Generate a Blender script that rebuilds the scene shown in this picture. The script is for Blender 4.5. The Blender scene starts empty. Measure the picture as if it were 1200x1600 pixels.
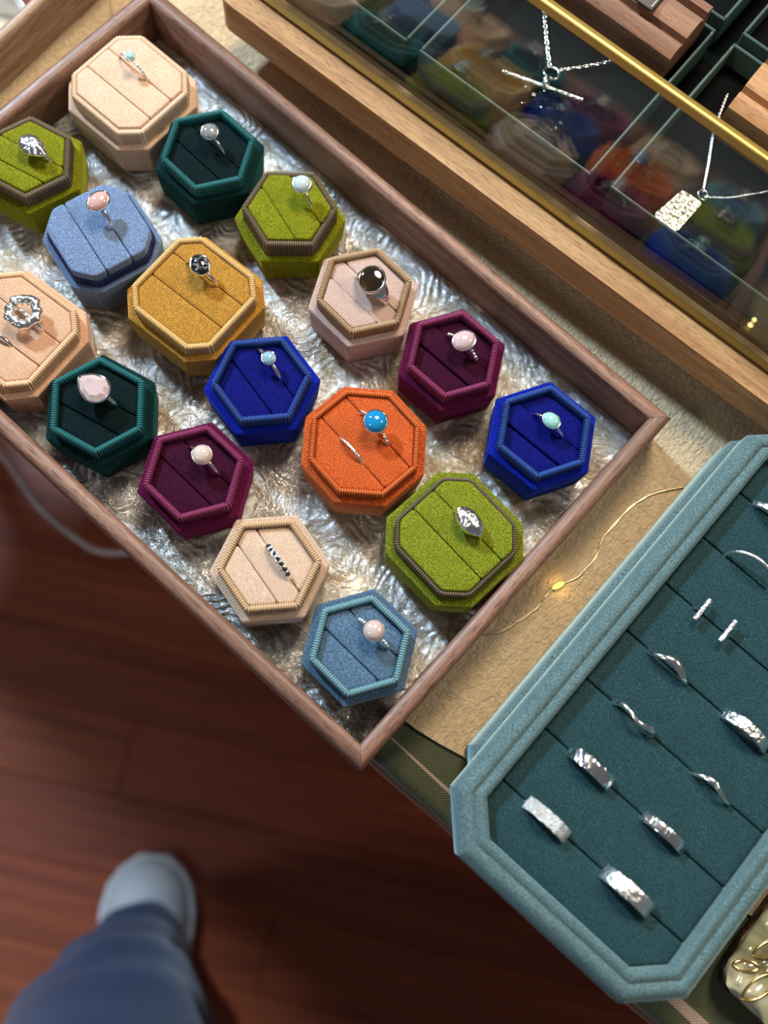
import bpy, bmesh, math, random
from mathutils import Vector, Matrix

random.seed(7)
PI = math.pi
MM = 0.001
scene = bpy.context.scene
COL = scene.collection

# ------------------------------------------------------------------ camera
PITCH, ROLL = math.radians(74.864), math.radians(12.938)
CAM_Z = 1.229
fwd = Vector((0, math.cos(PITCH), -math.sin(PITCH)))
r0 = Vector((1, 0, 0)); u0 = r0.cross(fwd)
right = math.cos(ROLL) * r0 + math.sin(ROLL) * u0
up = -math.sin(ROLL) * r0 + math.cos(ROLL) * u0
cam_data = bpy.data.cameras.new('camera')
cam = bpy.data.objects.new('camera', cam_data); COL.objects.link(cam)
M = Matrix((right, up, -fwd)).transposed().to_4x4(); M.translation = Vector((0, 0, CAM_Z))
cam.matrix_world = M
cam_data.sensor_fit = 'HORIZONTAL'; cam_data.sensor_width = 36; cam_data.lens = 48
cam_data.clip_start = 0.01; cam_data.clip_end = 30
cam_data.dof.use_dof = True; cam_data.dof.focus_distance = 0.425; cam_data.dof.aperture_fstop = 7.2
scene.camera = cam

# ------------------------------------------------------------------ world, lights, exposure
world = bpy.data.worlds.new('world'); scene.world = world; world.use_nodes = True
world.node_tree.nodes['Background'].inputs[0].default_value = (0.96, 0.97, 1.0, 1)
world.node_tree.nodes['Background'].inputs[1].default_value = 0.09
scene.view_settings.view_transform = 'Standard'; scene.view_settings.look = 'None'
scene.view_settings.exposure = 0.25; scene.view_settings.gamma = 1.0
scene.view_settings.use_curve_mapping = False
scene.cycles.use_denoising = True
scene.cycles.max_bounces = 8; scene.cycles.transparent_max_bounces = 16


def lamp(name, loc, target, size, energy, color):
    d = bpy.data.lights.new(name, 'AREA'); d.shape = 'DISK'; d.size = size; d.energy = energy; d.color = color
    o = bpy.data.objects.new(name, d); COL.objects.link(o)
    o.location = loc; o.rotation_euler = (Vector(target) - Vector(loc)).to_track_quat('-Z', 'Y').to_euler()
    return o


TGT = (0.0, 0.13, 0.82)
lamp('cool_spot_lamp', (-1.20, 1.12, 2.02), TGT, 0.18, 48, (0.58, 0.79, 1.0))
lamp('ceiling_panel', (0.05, 1.15, 2.40), TGT, 0.6, 29, (1.0, 0.86, 0.68))
lamp('side_ceiling_lamp', (1.25, 0.70, 2.20), TGT, 0.30, 10, (1.0, 0.90, 0.76))
lamp('rear_ceiling_lamp', (-1.25, -0.85, 2.35), TGT, 0.35, 5.5, (0.95, 0.97, 1.0))

# ------------------------------------------------------------------ material helpers


def s2l(c):
    return tuple(((x / 255) / 12.92 if x / 255 <= 0.04045 else ((x / 255 + 0.055) / 1.055) ** 2.4) for x in c)


def rgba(c, k=1.0):
    l = s2l(c); return (min(1, l[0] * k), min(1, l[1] * k), min(1, l[2] * k), 1)


class NT:
    def __init__(self, name):
        self.m = bpy.data.materials.new(name); self.m.use_nodes = True
        self.t = self.m.node_tree; self.t.nodes.clear()
        self.out = self.t.nodes.new('ShaderNodeOutputMaterial')

    def n(self, kind, **kw):
        nd = self.t.nodes.new('ShaderNode' + kind)
        for k, v in kw.items():
            if k in nd.inputs: nd.inputs[k].default_value = v
            else: setattr(nd, k, v)
        return nd

    def l(self, a, b):
        self.t.links.new(a, b)

    def math(self, op, a, b=None):
        nd = self.n('Math'); nd.operation = op
        for i, v in enumerate((a, b)):
            if v is None: continue
            if isinstance(v, (int, float)): nd.inputs[i].default_value = v
            else: self.l(v, nd.inputs[i])
        return nd.outputs[0]

    def mix(self, fac, a, b):
        nd = self.n('MixRGB')
        for i, v in enumerate((fac, a, b)):
            if isinstance(v, (int, float)): nd.inputs[i].default_value = v
            elif isinstance(v, tuple): nd.inputs[i].default_value = v
            else: self.l(v, nd.inputs[i])
        return nd.outputs[0]

    def ramp(self, fac, stops):
        nd = self.n('ValToRGB'); e = nd.color_ramp.elements
        while len(e) < len(stops): e.new(0.5)
        for i, (p, c) in enumerate(stops):
            e[i].position = p; e[i].color = c if isinstance(c, tuple) else (c, c, c, 1)
        self.l(fac, nd.inputs[0]); return nd.outputs[0]

    def coord(self, kind='Object', scale=(1, 1, 1), rot=(0, 0, 0), loc=(0, 0, 0)):
        tc = self.n('TexCoord'); mp = self.n('Mapping')
        mp.inputs['Scale'].default_value = scale; mp.inputs['Rotation'].default_value = rot
        mp.inputs['Location'].default_value = loc
        self.l(tc.outputs[kind], mp.inputs[0]); return mp.outputs[0]

    def noise(self, vec, scale, detail=3.0, rough=0.5, dist=0.0):
        nd = self.n('TexNoise'); nd.inputs['Scale'].default_value = scale; nd.inputs['Detail'].default_value = detail
        nd.inputs['Roughness'].default_value = rough; nd.inputs['Distortion'].default_value = dist
        self.l(vec, nd.inputs['Vector']); return nd.outputs['Fac']

    def bump(self, h, strength, dist, normal=None):
        nd = self.n('Bump'); nd.inputs['Strength'].default_value = strength; nd.inputs['Distance'].default_value = dist
        self.l(h, nd.inputs['Height'])
        if normal is not None: self.l(normal, nd.inputs['Normal'])
        return nd.outputs[0]

    def bsdf(self, color=None, rough=0.5, metallic=0.0, normal=None, **kw):
        p = self.n('BsdfPrincipled')
        if color is not None:
            if isinstance(color, tuple): p.inputs['Base Color'].default_value = color
            else: self.l(color, p.inputs['Base Color'])
        if isinstance(rough, (int, float)): p.inputs['Roughness'].default_value = rough
        else: self.l(rough, p.inputs['Roughness'])
        p.inputs['Metallic'].default_value = metallic
        if normal is not None: self.l(normal, p.inputs['Normal'])
        for k, v in kw.items():
            p.inputs[k.replace('_', ' ')].default_value = v
        return p

    def done(self, shader):
        self.l(shader, self.out.inputs[0]); return self.m


_cache = {}


def nap(col):
    """contrast of the velvet nap: stronger on deep colours"""
    k = max(0.0, min(1.0, (sum(col) / 765 - 0.35) / 0.35)); return 0.40 + 0.40 * k, 1.85 - 0.60 * k



def velvet(key, col, tint=None, rib=0.35, sheen=0.7, pitch=0.9):
    k = ('velvet', key)
    if k in _cache: return _cache[k]
    t = NT('velvet_' + key)
    v = t.coord('Object')
    n1 = t.noise(v, 1700, 2.0, 0.65)
    n2 = t.noise(v, 110, 3.0, 0.6)
    w = t.n('TexWave'); w.wave_type = 'BANDS'; w.bands_direction = 'Y'
    w.inputs['Scale'].default_value = 0.314 / pitch * 1000; w.inputs['Distortion'].default_value = 0.6
    w.inputs['Detail'].default_value = 1.0
    t.l(v, w.inputs['Vector'])
    uvv = t.n('UVMap')
    tint = tint or tuple(min(255, x * 1.25 + 30) for x in col)
    c = t.mix(t.ramp(n1, [(0.36, 0.0), (0.66, 1.0)]), rgba(col, nap(col)[0]), rgba(col, nap(col)[1]))
    c = t.mix(t.math('MULTIPLY', t.ramp(n2, [(0.35, 0.0), (0.7, 1.0)]), 0.45), c, rgba(col, 0.8))
    c2 = t.mix(t.math('MULTIPLY', w.outputs['Fac'], rib), c, rgba(col, 0.45))
    h = t.math('ADD', t.math('MULTIPLY', n1, 0.9), t.math('MULTIPLY', w.outputs['Fac'], -rib * 1.2))
    b = t.bump(h, 0.55, 0.00035)
    p = t.bsdf(c2, 0.8, normal=b, Sheen_Weight=sheen, Sheen_Roughness=0.38, Sheen_Tint=rgba(tint), Specular_IOR_Level=0.08)
    m = t.done(p.outputs[0]); _cache[k] = m; return m


def velvet_side(key, col, tint=None, rib=0.5, sheen=0.75, pitch=1.0):
    """velvet with fine cords running up the sides; cord coordinate stored in the UV map (metres)"""
    k = ('vside', key)
    if k in _cache: return _cache[k]
    t = NT('velvet_side_' + key)
    v = t.coord('Object'); n1 = t.noise(v, 1700, 2.0, 0.65); n2 = t.noise(v, 90, 3.0, 0.6)
    uv = t.n('TexCoord'); w = t.n('TexWave'); w.wave_type = 'BANDS'; w.bands_direction = 'X'
    w.inputs['Scale'].default_value = 0.314 / pitch * 1000; w.inputs['Distortion'].default_value = 0.0
    t.l(uv.outputs['UV'], w.inputs['Vector'])
    tint = tint or tuple(min(255, x * 1.25 + 30) for x in col)
    c = t.mix(t.ramp(n1, [(0.36, 0.0), (0.66, 1.0)]), rgba(col, nap(col)[0]), rgba(col, nap(col)[1]))
    c = t.mix(t.math('MULTIPLY', t.ramp(n2, [(0.35, 0.0), (0.7, 1.0)]), 0.45), c, rgba(col, 0.8))
    c2 = t.mix(t.math('MULTIPLY', w.outputs['Fac'], rib), c, rgba(col, 0.45))
    h = t.math('ADD', t.math('MULTIPLY', n1, 0.8), t.math('MULTIPLY', w.outputs['Fac'], -rib * 1.2))
    b = t.bump(h, 0.55, 0.00035)
    p = t.bsdf(c2, 0.8, normal=b, Sheen_Weight=sheen, Sheen_Roughness=0.38, Sheen_Tint=rgba(tint), Specular_IOR_Level=0.08)
    m = t.done(p.outputs[0]); _cache[k] = m; return m


def cord(key, col):
    k = ('cord', key)
    if k in _cache: return _cache[k]
    t = NT('ribbed_cord_' + key); v = t.coord('Object'); n1 = t.noise(v, 1500, 2)
    c = t.mix(n1, rgba(col, 0.75), rgba(col, 1.3))
    p = t.bsdf(c, 0.55, Sheen_Weight=0.35, Sheen_Tint=rgba(tuple(min(255, x + 60) for x in col)), Specular_IOR_Level=0.4)
    m = t.done(p.outputs[0]); _cache[k] = m; return m


def silver(key='plain', rough=0.16, bump=0.0, scale=700, tint=(0.93, 0.92, 0.90)):
    k = ('silver', key)
    if k in _cache: return _cache[k]
    t = NT('silver_' + key); nrm = None
    if bump:
        v = t.coord('Object'); vo = t.n('TexVoronoi'); vo.inputs['Scale'].default_value = scale; t.l(v, vo.inputs['Vector'])
        h = t.math('ADD', vo.outputs['Distance'], t.noise(v, scale * 1.7, 2))
        nrm = t.bump(h, bump, 0.0006)
    p = t.bsdf((*tint, 1), rough, 1.0, nrm)
    m = t.done(p.outputs[0]); _cache[k] = m; return m


def gem(key, col, rough=0.06, trans=0.0, sss=0.25, speck=None, cloud=None):
    k = ('gem', key)
    if k in _cache: return _cache[k]
    t = NT('stone_' + key); c = rgba(col, 0.68)
    v = t.coord('Object')
    if speck: c = t.mix(t.ramp(t.noise(v, 420, 3, 0.6), [(0.5, 0.0), (0.62, 1.0)]), rgba(col), rgba(speck))
    elif cloud: c = t.mix(t.ramp(t.noise(v, 300, 3, 0.5), [(0.35, 0.0), (0.65, 1.0)]), rgba(col), rgba(cloud))
    p = t.bsdf(c, rough, 0.0, None, Transmission_Weight=trans, Coat_Weight=0.6, Coat_Roughness=0.03, IOR=1.55)
    p.inputs['Subsurface Weight'].default_value = 0.0; p.inputs['Subsurface Radius'].default_value = (0.002, 0.002, 0.002)
    p.inputs['Subsurface Scale'].default_value = 0.5
    m = t.done(p.outputs[0]); _cache[k] = m; return m


def wood(key, dark, light, scale=1.0, rough=0.5, fine=1.0, tipped=None):
    """wood with the grain along local X"""
    k = ('wood', key)
    if k in _cache: return _cache[k]
    t = NT('wood_' + key)
    v = t.coord('Object', scale=(0.06 * scale, 1 * scale, 1 * scale))
    n1 = t.noise(v, 160, 5, 0.6, 0.6); n2 = t.noise(v, 900, 3, 0.7)
    v2 = t.coord('Object', scale=(0.10, 1, 1)); n3 = t.noise(v2, 1700, 2, 0.6)
    c = t.mix(t.ramp(n1, [(0.3, 0.0), (0.72, 1.0)]), rgba(dark), rgba(light))
    c = t.mix(t.math('MULTIPLY', t.ramp(n2, [(0.45, 0.0), (0.75, 1.0)]), 0.45 * fine), c, rgba(dark, 0.7))
    c = t.mix(t.math('MULTIPLY', t.ramp(n3, [(0.55, 0.0), (0.68, 1.0)]), 0.6 * fine), c, rgba(dark, 0.45))
    b = t.bump(t.math('ADD', n2, n3), 0.35, 0.0002)
    p = t.bsdf(c, rough, normal=b, Specular_IOR_Level=0.4)
    m = t.done(p.outputs[0]); _cache[k] = m; return m


def plain(key, col, rough=0.6, metallic=0.0, **kw):
    k = ('plain', key)
    if k in _cache: return _cache[k]
    t = NT(key); p = t.bsdf(rgba(col), rough, metallic, **kw)
    m = t.done(p.outputs[0]); _cache[k] = m; return m


def clear_glass(key, tint=(0.93, 0.97, 0.95)):
    k = ('glass', key)
    if k in _cache: return _cache[k]
    t = NT('clear_glass_' + key)
    g = t.n('NewGeometry'); f = t.n('Fresnel')
    ior = t.math('ADD', 1.85, t.math('MULTIPLY', g.outputs['Backfacing'], 1 / 1.85 - 1.85))
    t.l(ior, f.inputs['IOR'])
    tr = t.n('BsdfTransparent'); tr.inputs[0].default_value = (*tint, 1)
    gl = t.n('BsdfGlossy'); gl.inputs['Roughness'].default_value = 0.0; gl.inputs['Color'].default_value = (1, 1, 1, 1)
    mx = t.n('MixShader'); t.l(f.outputs[0], mx.inputs[0]); t.l(tr.outputs[0], mx.inputs[1]); t.l(gl.outputs[0], mx.inputs[2])
    m = t.done(mx.outputs[0]); _cache[k] = m; return m


def patterned_glass():
    t = NT('patterned_glass')
    v = t.coord('Object')
    wv = t.n('TexNoise'); wv.inputs['Scale'].default_value = 60; wv.inputs['Detail'].default_value = 2
    t.l(v, wv.inputs['Vector'])
    add = t.n('MixRGB'); add.blend_type = 'ADD'; add.inputs[0].default_value = 0.012
    t.l(v, add.inputs[1]); t.l(wv.outputs['Color'], add.inputs[2])
    vo = t.n('TexVoronoi'); vo.inputs['Scale'].default_value = 42; t.l(add.outputs[0], vo.inputs['Vector'])
    rings = t.math('SINE', t.math('MULTIPLY', vo.outputs['Distance'], 46.0))
    n1 = t.noise(v, 420, 4, 0.65, 1.2); n2 = t.noise(v, 50, 3, 0.6, 0.5)
    h = t.math('ADD', t.math('MULTIPLY', rings, 0.34), t.math('MULTIPLY', n1, 1.0))
    b = t.bump(h, 1.0, 0.0008)
    painted_haze = t.ramp(t.math('ADD', t.math('MULTIPLY', n2, 0.75), t.math('MULTIPLY', n1, 0.35)), [(0.47, 0.02), (0.68, 0.36)])  # diffuse white painted into clear glass for its reflections and refracted cloth
    tr = t.n('BsdfTransparent'); tr.inputs[0].default_value = (0.93, 0.90, 0.82, 1)
    df = t.n('BsdfDiffuse'); df.inputs['Color'].default_value = rgba((238, 238, 232)); t.l(b, df.inputs['Normal'])
    gl = t.n('BsdfGlossy'); gl.inputs['Roughness'].default_value = 0.17; t.l(b, gl.inputs['Normal'])
    m1 = t.n('MixShader'); t.l(painted_haze, m1.inputs[0]); t.l(tr.outputs[0], m1.inputs[1]); t.l(df.outputs[0], m1.inputs[2])
    m2 = t.n('MixShader'); t.l(t.ramp(n2, [(0.36, 0.08), (0.64, 0.38)]), m2.inputs[0]); t.l(m1.outputs[0], m2.inputs[1]); t.l(gl.outputs[0], m2.inputs[2])
    return t.done(m2.outputs[0])


# ------------------------------------------------------------------ mesh helpers


class MB:
    def __init__(self):
        self.v = []; self.f = []; self.uv = {}

    def add(self, p):
        self.v.append(tuple(p)); return len(self.v) - 1

    def loft(self, rings, closed=True, cap0=False, cap1=False, loop=False):
        """rings: lists of equal-length point lists"""
        idx = [[self.add(p) for p in r] for r in rings]
        n = len(rings[0]); m = len(rings)
        for i in range(m if loop else m - 1):
            A, B = idx[i], idx[(i + 1) % m]
            for j in range(n if closed else n - 1):
                k = (j + 1) % n
                self.f.append((A[j], A[k], B[k], B[j]))
        if cap0: self.f.append(tuple(reversed(idx[0])))
        if cap1: self.f.append(tuple(idx[-1]))
        return idx

    def box(self, x0, x1, y0, y1, z0, z1):
        i = [self.add(p) for p in ((x0, y0, z0), (x1, y0, z0), (x1, y1, z0), (x0, y1, z0), (x0, y0, z1), (x1, y0, z1), (x1, y1, z1), (x0, y1, z1))]
        for f in ((3, 2, 1, 0), (4, 5, 6, 7), (0, 1, 5, 4), (1, 2, 6, 5), (2, 3, 7, 6), (3, 0, 4, 7)):
            self.f.append(tuple(i[k] for k in f))

    def tube(self, pts, r, n=8, caps=True):
        pts = [Vector(p) for p in pts]; rings = []
        prev = None
        for i, p in enumerate(pts):
            t = (pts[min(i + 1, len(pts) - 1)] - pts[max(i - 1, 0)]).normalized()
            ref = Vector((0, 0, 1)) if abs(t.z) < 0.9 else Vector((1, 0, 0))
            a = t.cross(ref).normalized() if prev is None else (prev - t * prev.dot(t)).normalized()
            prev = a; b = t.cross(a)
            rr = r[i] if isinstance(r, (list, tuple)) else r
            rings.append([p + a * rr * math.cos(2 * PI * k / n) + b * rr * math.sin(2 * PI * k / n) for k in range(n)])
        self.loft(rings, True, caps, caps)

    def torus(self, c, R, r, axis, n=14, m=6):
        c = Vector(c); ax = Vector(axis).normalized()
        ref = Vector((0, 0, 1)) if abs(ax.z) < 0.9 else Vector((1, 0, 0))
        a = ax.cross(ref).normalized(); b = ax.cross(a)
        rings = []
        for i in range(n):
            th = 2 * PI * i / n; d = a * math.cos(th) + b * math.sin(th)
            rings.append([c + d * (R + r * math.cos(2 * PI * k / m)) + ax * r * math.sin(2 * PI * k / m) for k in range(m)])
        self.loft(rings, True, loop=True)

    def ball(self, c, r, n=10, m=6, sc=(1, 1, 1)):
        c = Vector(c); rings = []
        for i in range(1, m):
            ph = PI * i / m
            rings.append([c + Vector((r * sc[0] * math.sin(ph) * math.cos(2 * PI * k / n), r * sc[1] * math.sin(ph) * math.sin(2 * PI * k / n), -r * sc[2] * math.cos(ph))) for k in range(n)])
        self.loft(rings, True, True, True)

    def build(self, name, mat, parent=None, smooth=True, sharp=35, uvfn=None):
        me = bpy.data.meshes.new(name); me.from_pydata(self.v, [], self.f); me.update()
        bm = bmesh.new(); bm.from_mesh(me); bmesh.ops.recalc_face_normals(bm, faces=bm.faces[:]); bm.to_mesh(me); bm.free()
        if uvfn:
            uv = me.uv_layers.new(name='UVMap')
            for poly in me.polygons:
                for li in poly.loop_indices:
                    uv.data[li].uv = uvfn(poly, me.vertices[me.loops[li].vertex_index].co)
        if smooth:
            me.polygons.foreach_set('use_smooth', [True] * len(me.polygons))
            me.set_sharp_from_angle(angle=math.radians(sharp))
        me.materials.append(mat)
        o = bpy.data.objects.new(name, me); COL.objects.link(o)
        if parent is not None: o.parent = parent
        return o


def bevel_box(name, x0, x1, y0, y1, z0, z1, mat, parent=None, r=0.001, seg=2):
    bm = bmesh.new()
    vs = [bm.verts.new(p) for p in ((x0, y0, z0), (x1, y0, z0), (x1, y1, z0), (x0, y1, z0), (x0, y0, z1), (x1, y0, z1), (x1, y1, z1), (x0, y1, z1))]
    for f in ((3, 2, 1, 0), (4, 5, 6, 7), (0, 1, 5, 4), (1, 2, 6, 5), (2, 3, 7, 6), (3, 0, 4, 7)): bm.faces.new([vs[k] for k in f])
    bmesh.ops.bevel(bm, geom=bm.edges[:], offset=r, segments=seg, affect='EDGES', profile=0.5)
    me = bpy.data.meshes.new(name); bm.to_mesh(me); bm.free()
    me.materials.append(mat); o = bpy.data.objects.new(name, me); COL.objects.link(o)
    if parent is not None: o.parent = parent
    return o


def thing(name, label, cat, loc=(0, 0, 0), rz=0.0, group=None, rot=None):
    o = bpy.data.objects.new(name, None); COL.objects.link(o); o.empty_display_size = 0.01
    o.location = loc; o.rotation_euler = rot if rot else (0, 0, rz)
    o['label'] = label; o['category'] = cat
    if group: o['group'] = group
    return o


def tag(o, label, cat, group=None):
    o['label'] = label; o['category'] = cat
    if group: o['group'] = group
    return o


def struct(o):
    o['kind'] = 'structure'; return o


def offset_poly(P, d):
    """inward offset of a convex CCW polygon"""
    n = len(P); out = []
    for i in range(n):
        a, b, c = Vector(P[i - 1]), Vector(P[i]), Vector(P[(i + 1) % n])
        e1 = (b - a).normalized(); e2 = (c - b).normalized()
        n1 = Vector((-e1.y, e1.x)); n2 = Vector((-e2.y, e2.x))
        k = 1 + n1.dot(n2)
        out.append(b + (n1 + n2) * (d / k) if k > 0.05 else b + n1 * d)
    return out


def round_poly(P, r, seg=4):
    n = len(P); out = []
    for i in range(n):
        a, b, c = Vector(P[i - 1]), Vector(P[i]), Vector(P[(i + 1) % n])
        e1 = (a - b); e2 = (c - b); l1, l2 = e1.length, e2.length
        e1.normalize(); e2.normalize()
        ang = math.acos(max(-1, min(1, e1.dot(e2))))
        t = min(r / math.tan(ang / 2), l1 * 0.45, l2 * 0.45)
        p0, p1 = b + e1 * t, b + e2 * t
        for k in range(seg + 1):
            s = k / seg
            out.append((1 - s) ** 2 * p0 + 2 * s * (1 - s) * b + s * s * p1)
    return out


def clip_y(P, y0, y1):
    def half(P, f):
        out = []
        for i in range(len(P)):
            a, b = P[i - 1], P[i]; fa, fb = f(a), f(b)
            if fa >= 0 and fb >= 0: out.append(b)
            elif fa >= 0: out.append(a + (b - a) * (fa / (fa - fb)))
            elif fb >= 0: out.append(a + (b - a) * (fa / (fa - fb))); out.append(b)
        return out
    P = [Vector(p) for p in P]
    P = half(P, lambda p: p.y - y0); P = half(P, lambda p: y1 - p.y)
    Q = []
    for p in P:
        if not Q or (p - Q[-1]).length > 0.0004: Q.append(p)
    if len(Q) > 2 and (Q[0] - Q[-1]).length < 0.0004: Q.pop()
    return Q


def at(P, z): return [(p[0], p[1], z) for p in P]


def side_uv(poly, co):
    n = poly.normal
    t = Vector((-n.y, n.x, 0))
    if t.length < 0.3: return (co.x, co.y)
    t.normalize(); return (co.x * t.x + co.y * t.y, co.z)


def resample(P, n):
    L = [0]
    for i in range(len(P)): L.append(L[-1] + (P[(i + 1) % len(P)] - P[i]).length)
    tot = L[-1]; out = []; j = 0
    for k in range(n):
        s = tot * k / n
        while L[j + 1] < s: j += 1
        out.append(P[j].lerp(P[(j + 1) % len(P)], (s - L[j]) / max(1e-9, L[j + 1] - L[j])))
    return out, tot


def cushion(P, ztop, zbot, mat, parent, name='cushion', rnd=0.0007, pillow=0.0003, tilt=0.0):
    """foam pad from a convex outline with soft upper edges"""
    m = MB(); R = round_poly(P, 0.0012, 3)
    c = sum((Vector(p) for p in R), Vector((0, 0))) / len(R)

    def inset(d): return [Vector(p) + (c - Vector(p)) * min(0.8, d / max(1e-6, (c - Vector(p)).length)) for p in R]

    def zt(p, z): return z + tilt * (p[1] - c.y)
    rings = [at(R, zbot)]
    for d, dz in ((0, -1.4), (0.25, -0.55), (0.8, -0.12), (1.6, 0)):
        rings.append([(p[0], p[1], zt(p, ztop + dz * rnd)) for p in inset(d * rnd)])
    rings.append([(p[0], p[1], zt(p, ztop + pillow)) for p in inset(0.0045)])
    m.loft(rings, True, True, True)
    return m.build(name, mat, parent, sharp=60)


# ------------------------------------------------------------------ ring boxes
BED = 0.805      # top of the glass bed in the tray
COLLAR = 26.0    # height of the ribbed collar above the bed (mm)


def hex_poly(r):
    ap = r * math.sqrt(3) / 2
    return [Vector(p) for p in ((-r / 2, ap), (-r, 0), (-r / 2, -ap), (r / 2, -ap), (r, 0), (r / 2, ap))]


def cut_square(h, c):
    return [Vector(p) for p in ((-h + c, h), (-h, h - c), (-h, -h + c), (-h + c, -h), (h - c, -h), (h, -h + c), (h, h - c), (h - c, h))]


def ring_box(name, label, x, y, rz, shape, size, col, trim, pads, slots, ledge=3.2, cut=7.5, cthick=2.4, radius=1.6,
             body_r=1.2, tint=None, collar_drop=0.0, key=None, padcol=None, trim_h=6.5, rib=0.4, tall=COLLAR, overhang=0.0, side_tint=None, sheen=0.7, pad_r=0.0):
    key = key or name
    t = thing(name, label, 'ring box', (x, y, BED), math.radians(rz), 'velvet ring boxes in the tray')
    base = hex_poly(size * MM) if shape == 'hex' else cut_square(size * MM, cut * MM)
    hb = (tall - trim_h) * MM; hc = (tall - collar_drop) * MM
    V = velvet(key, col, tint, min(0.9, rib * 1.7), sheen); VS = velvet_side(key, col, side_tint or tint, sheen=sheen)

    def R(d, z, r=body_r): return at(round_poly(offset_poly(base, d * MM), r * MM), z)
    m = MB()
    lo = -ledge
    m.loft([R(lo + 1.6, 0.0), R(lo + 1.0, 0.0008), R(lo + 0.45, hb * 0.5), R(lo, hb - 0.0012), R(lo + 0.25, hb - 0.0004), R(lo + 0.9, hb), R(-0.4, hb - 0.0003),
            R(1.2, hb - 0.0003), R(1.2, hb - 0.009)], True, True, True)
    m.build('body', VS, t, sharp=38, uvfn=side_uv)
    # ribbed collar
    P = round_poly(offset_poly(base, cthick / 2 * MM), radius * MM, 6)
    _, tot = resample(P, 8); ribs = int(tot / 0.00100); S, _ = resample(P, ribs * 4)
    amp = (0.26, 0.04, -0.46, 0.04); prof = []
    hw = cthick / 2
    prof = [(-hw, hb * 1000 - 1.0), (-hw, hc * 1000 - 1.0), (-hw * 0.72, hc * 1000 - 0.3), (0, hc * 1000), (hw * 0.72, hc * 1000 - 0.3), (hw, hc * 1000 - 1.1), (hw, hc * 1000 - 6.5)]
    m = MB(); rings = []
    for i, p in enumerate(S):
        tg = (S[(i + 1) % len(S)] - S[i - 1]).normalized(); nr = Vector((-tg.y, tg.x)); a = amp[i % 4] * MM
        ring = []
        for dn, z in prof:
            k = dn / hw
            q = p + nr * (dn * MM + a * k); zz = z * MM + a * (1 - abs(k) * 0.6 if z > hc * 1000 - 2 else 0)
            ring.append((q.x, q.y, zz))
        rings.append(ring)
    m.loft(rings, False, loop=True)
    m.build('ribbed_collar', cord(key, trim), t, sharp=80)
    # cushions
    inner = offset_poly(base, (cthick + 0.1 - overhang) * MM)
    if pad_r: inner = round_poly(inner, pad_r * MM, 5)
    ys = [-1] + [s * MM for s in slots] + [1]
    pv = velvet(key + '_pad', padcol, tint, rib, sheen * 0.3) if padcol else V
    for i in range(len(ys) - 1):
        Q = clip_y(inner, ys[i] + (0.00012 if i else 0), ys[i + 1] - 0.00012)
        if len(Q) < 3: continue
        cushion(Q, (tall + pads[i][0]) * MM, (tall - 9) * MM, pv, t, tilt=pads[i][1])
    return t


# ------------------------------------------------------------------ finger rings


def band_mesh(R, w, t, style='plain', n=72, seed=1, top=1.0):
    rnd = random.Random(seed); m = MB(); rings = []
    k1, k2 = rnd.uniform(0, 6), rnd.uniform(0, 6)
    for i in range(n):
        th = 2 * PI * i / n; d = Vector((math.sin(th), 0, math.cos(th))); sh = 0.0; ww, tt, dr = w, t, 0.0
        up_ = max(0, math.cos(th))
        if style == 'wavy': sh = 0.0011 * math.sin(2.9 * th + k1) * up_ ** 0.3; ww = w * (1 + 0.25 * math.sin(3 * th + k2))
        if style == 'taper': ww = w * (0.55 + 1.1 * up_ ** 2); tt = t * (0.8 + 0.9 * up_ ** 2)
        if style == 'bark': dr = 0.00018 * (1 if i % 2 else -1) * rnd.uniform(0.5, 1)
        if style == 'hammer': dr = 0.00012 * rnd.uniform(-1, 1); ww = w * rnd.uniform(0.95, 1.04)
        c = d * (R + t / 2 + dr) + Vector((0, sh, 0)); pr = []
        if style in ('plain', 'wavy', 'taper'):
            for k in range(10):
                a = 2 * PI * k / 10; pr.append(c + d * (tt / 2 * math.cos(a)) + Vector((0, ww / 2 * math.sin(a), 0)))
        else:
            q = [(1, -0.86), (1.0, -0.4), (1.06, 0), (1, 0.4), (1, 0.86), (0.72, 1), (-1, 1), (-1, -1), (0.72, -1)]
            for (a, b) in q:
                e = 0.0
                if style == 'twist' and a > 0.9: e = 0.45 * math.sin(13 * th + b * 2.2)
                pr.append(c + d * (tt / 2 * (a + e)) + Vector((0, ww / 2 * b, 0)))
        rings.append(pr)
    m.loft(rings, True, loop=True); return m


def outline(kind, a, b, n=36):
    out = []
    for i in range(n):
        th = 2 * PI * i / n; c, s = math.cos(th), math.sin(th)
        if kind == 'oval': out.append(Vector((a * c, b * s)))
        elif kind == 'pear':   # point towards -x
            k = 1.0 if c > 0 else (1 - abs(c) ** 1.6) ** 0.72 / max(1e-6, math.sqrt(1 - c * c)) if abs(c) < 0.999 else 0
            out.append(Vector((a * (c if c > 0 else 1.35 * c), b * s * k)))
        elif kind == 'marquise':
            out.append(Vector((a * c, b * s * abs(s) ** 0.35)))
    return out


def rot2(P, ang):
    c, s = math.cos(ang), math.sin(ang); return [Vector((p[0] * c - p[1] * s, p[0] * s + p[1] * c)) for p in P]


def ring_at(name, label, loc, rz, tilt=0.0, group='rings shown in the velvet boxes', lean=0.0):
    return thing(name, label, 'ring', loc, group=group, rot=(lean, tilt, rz))


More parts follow.
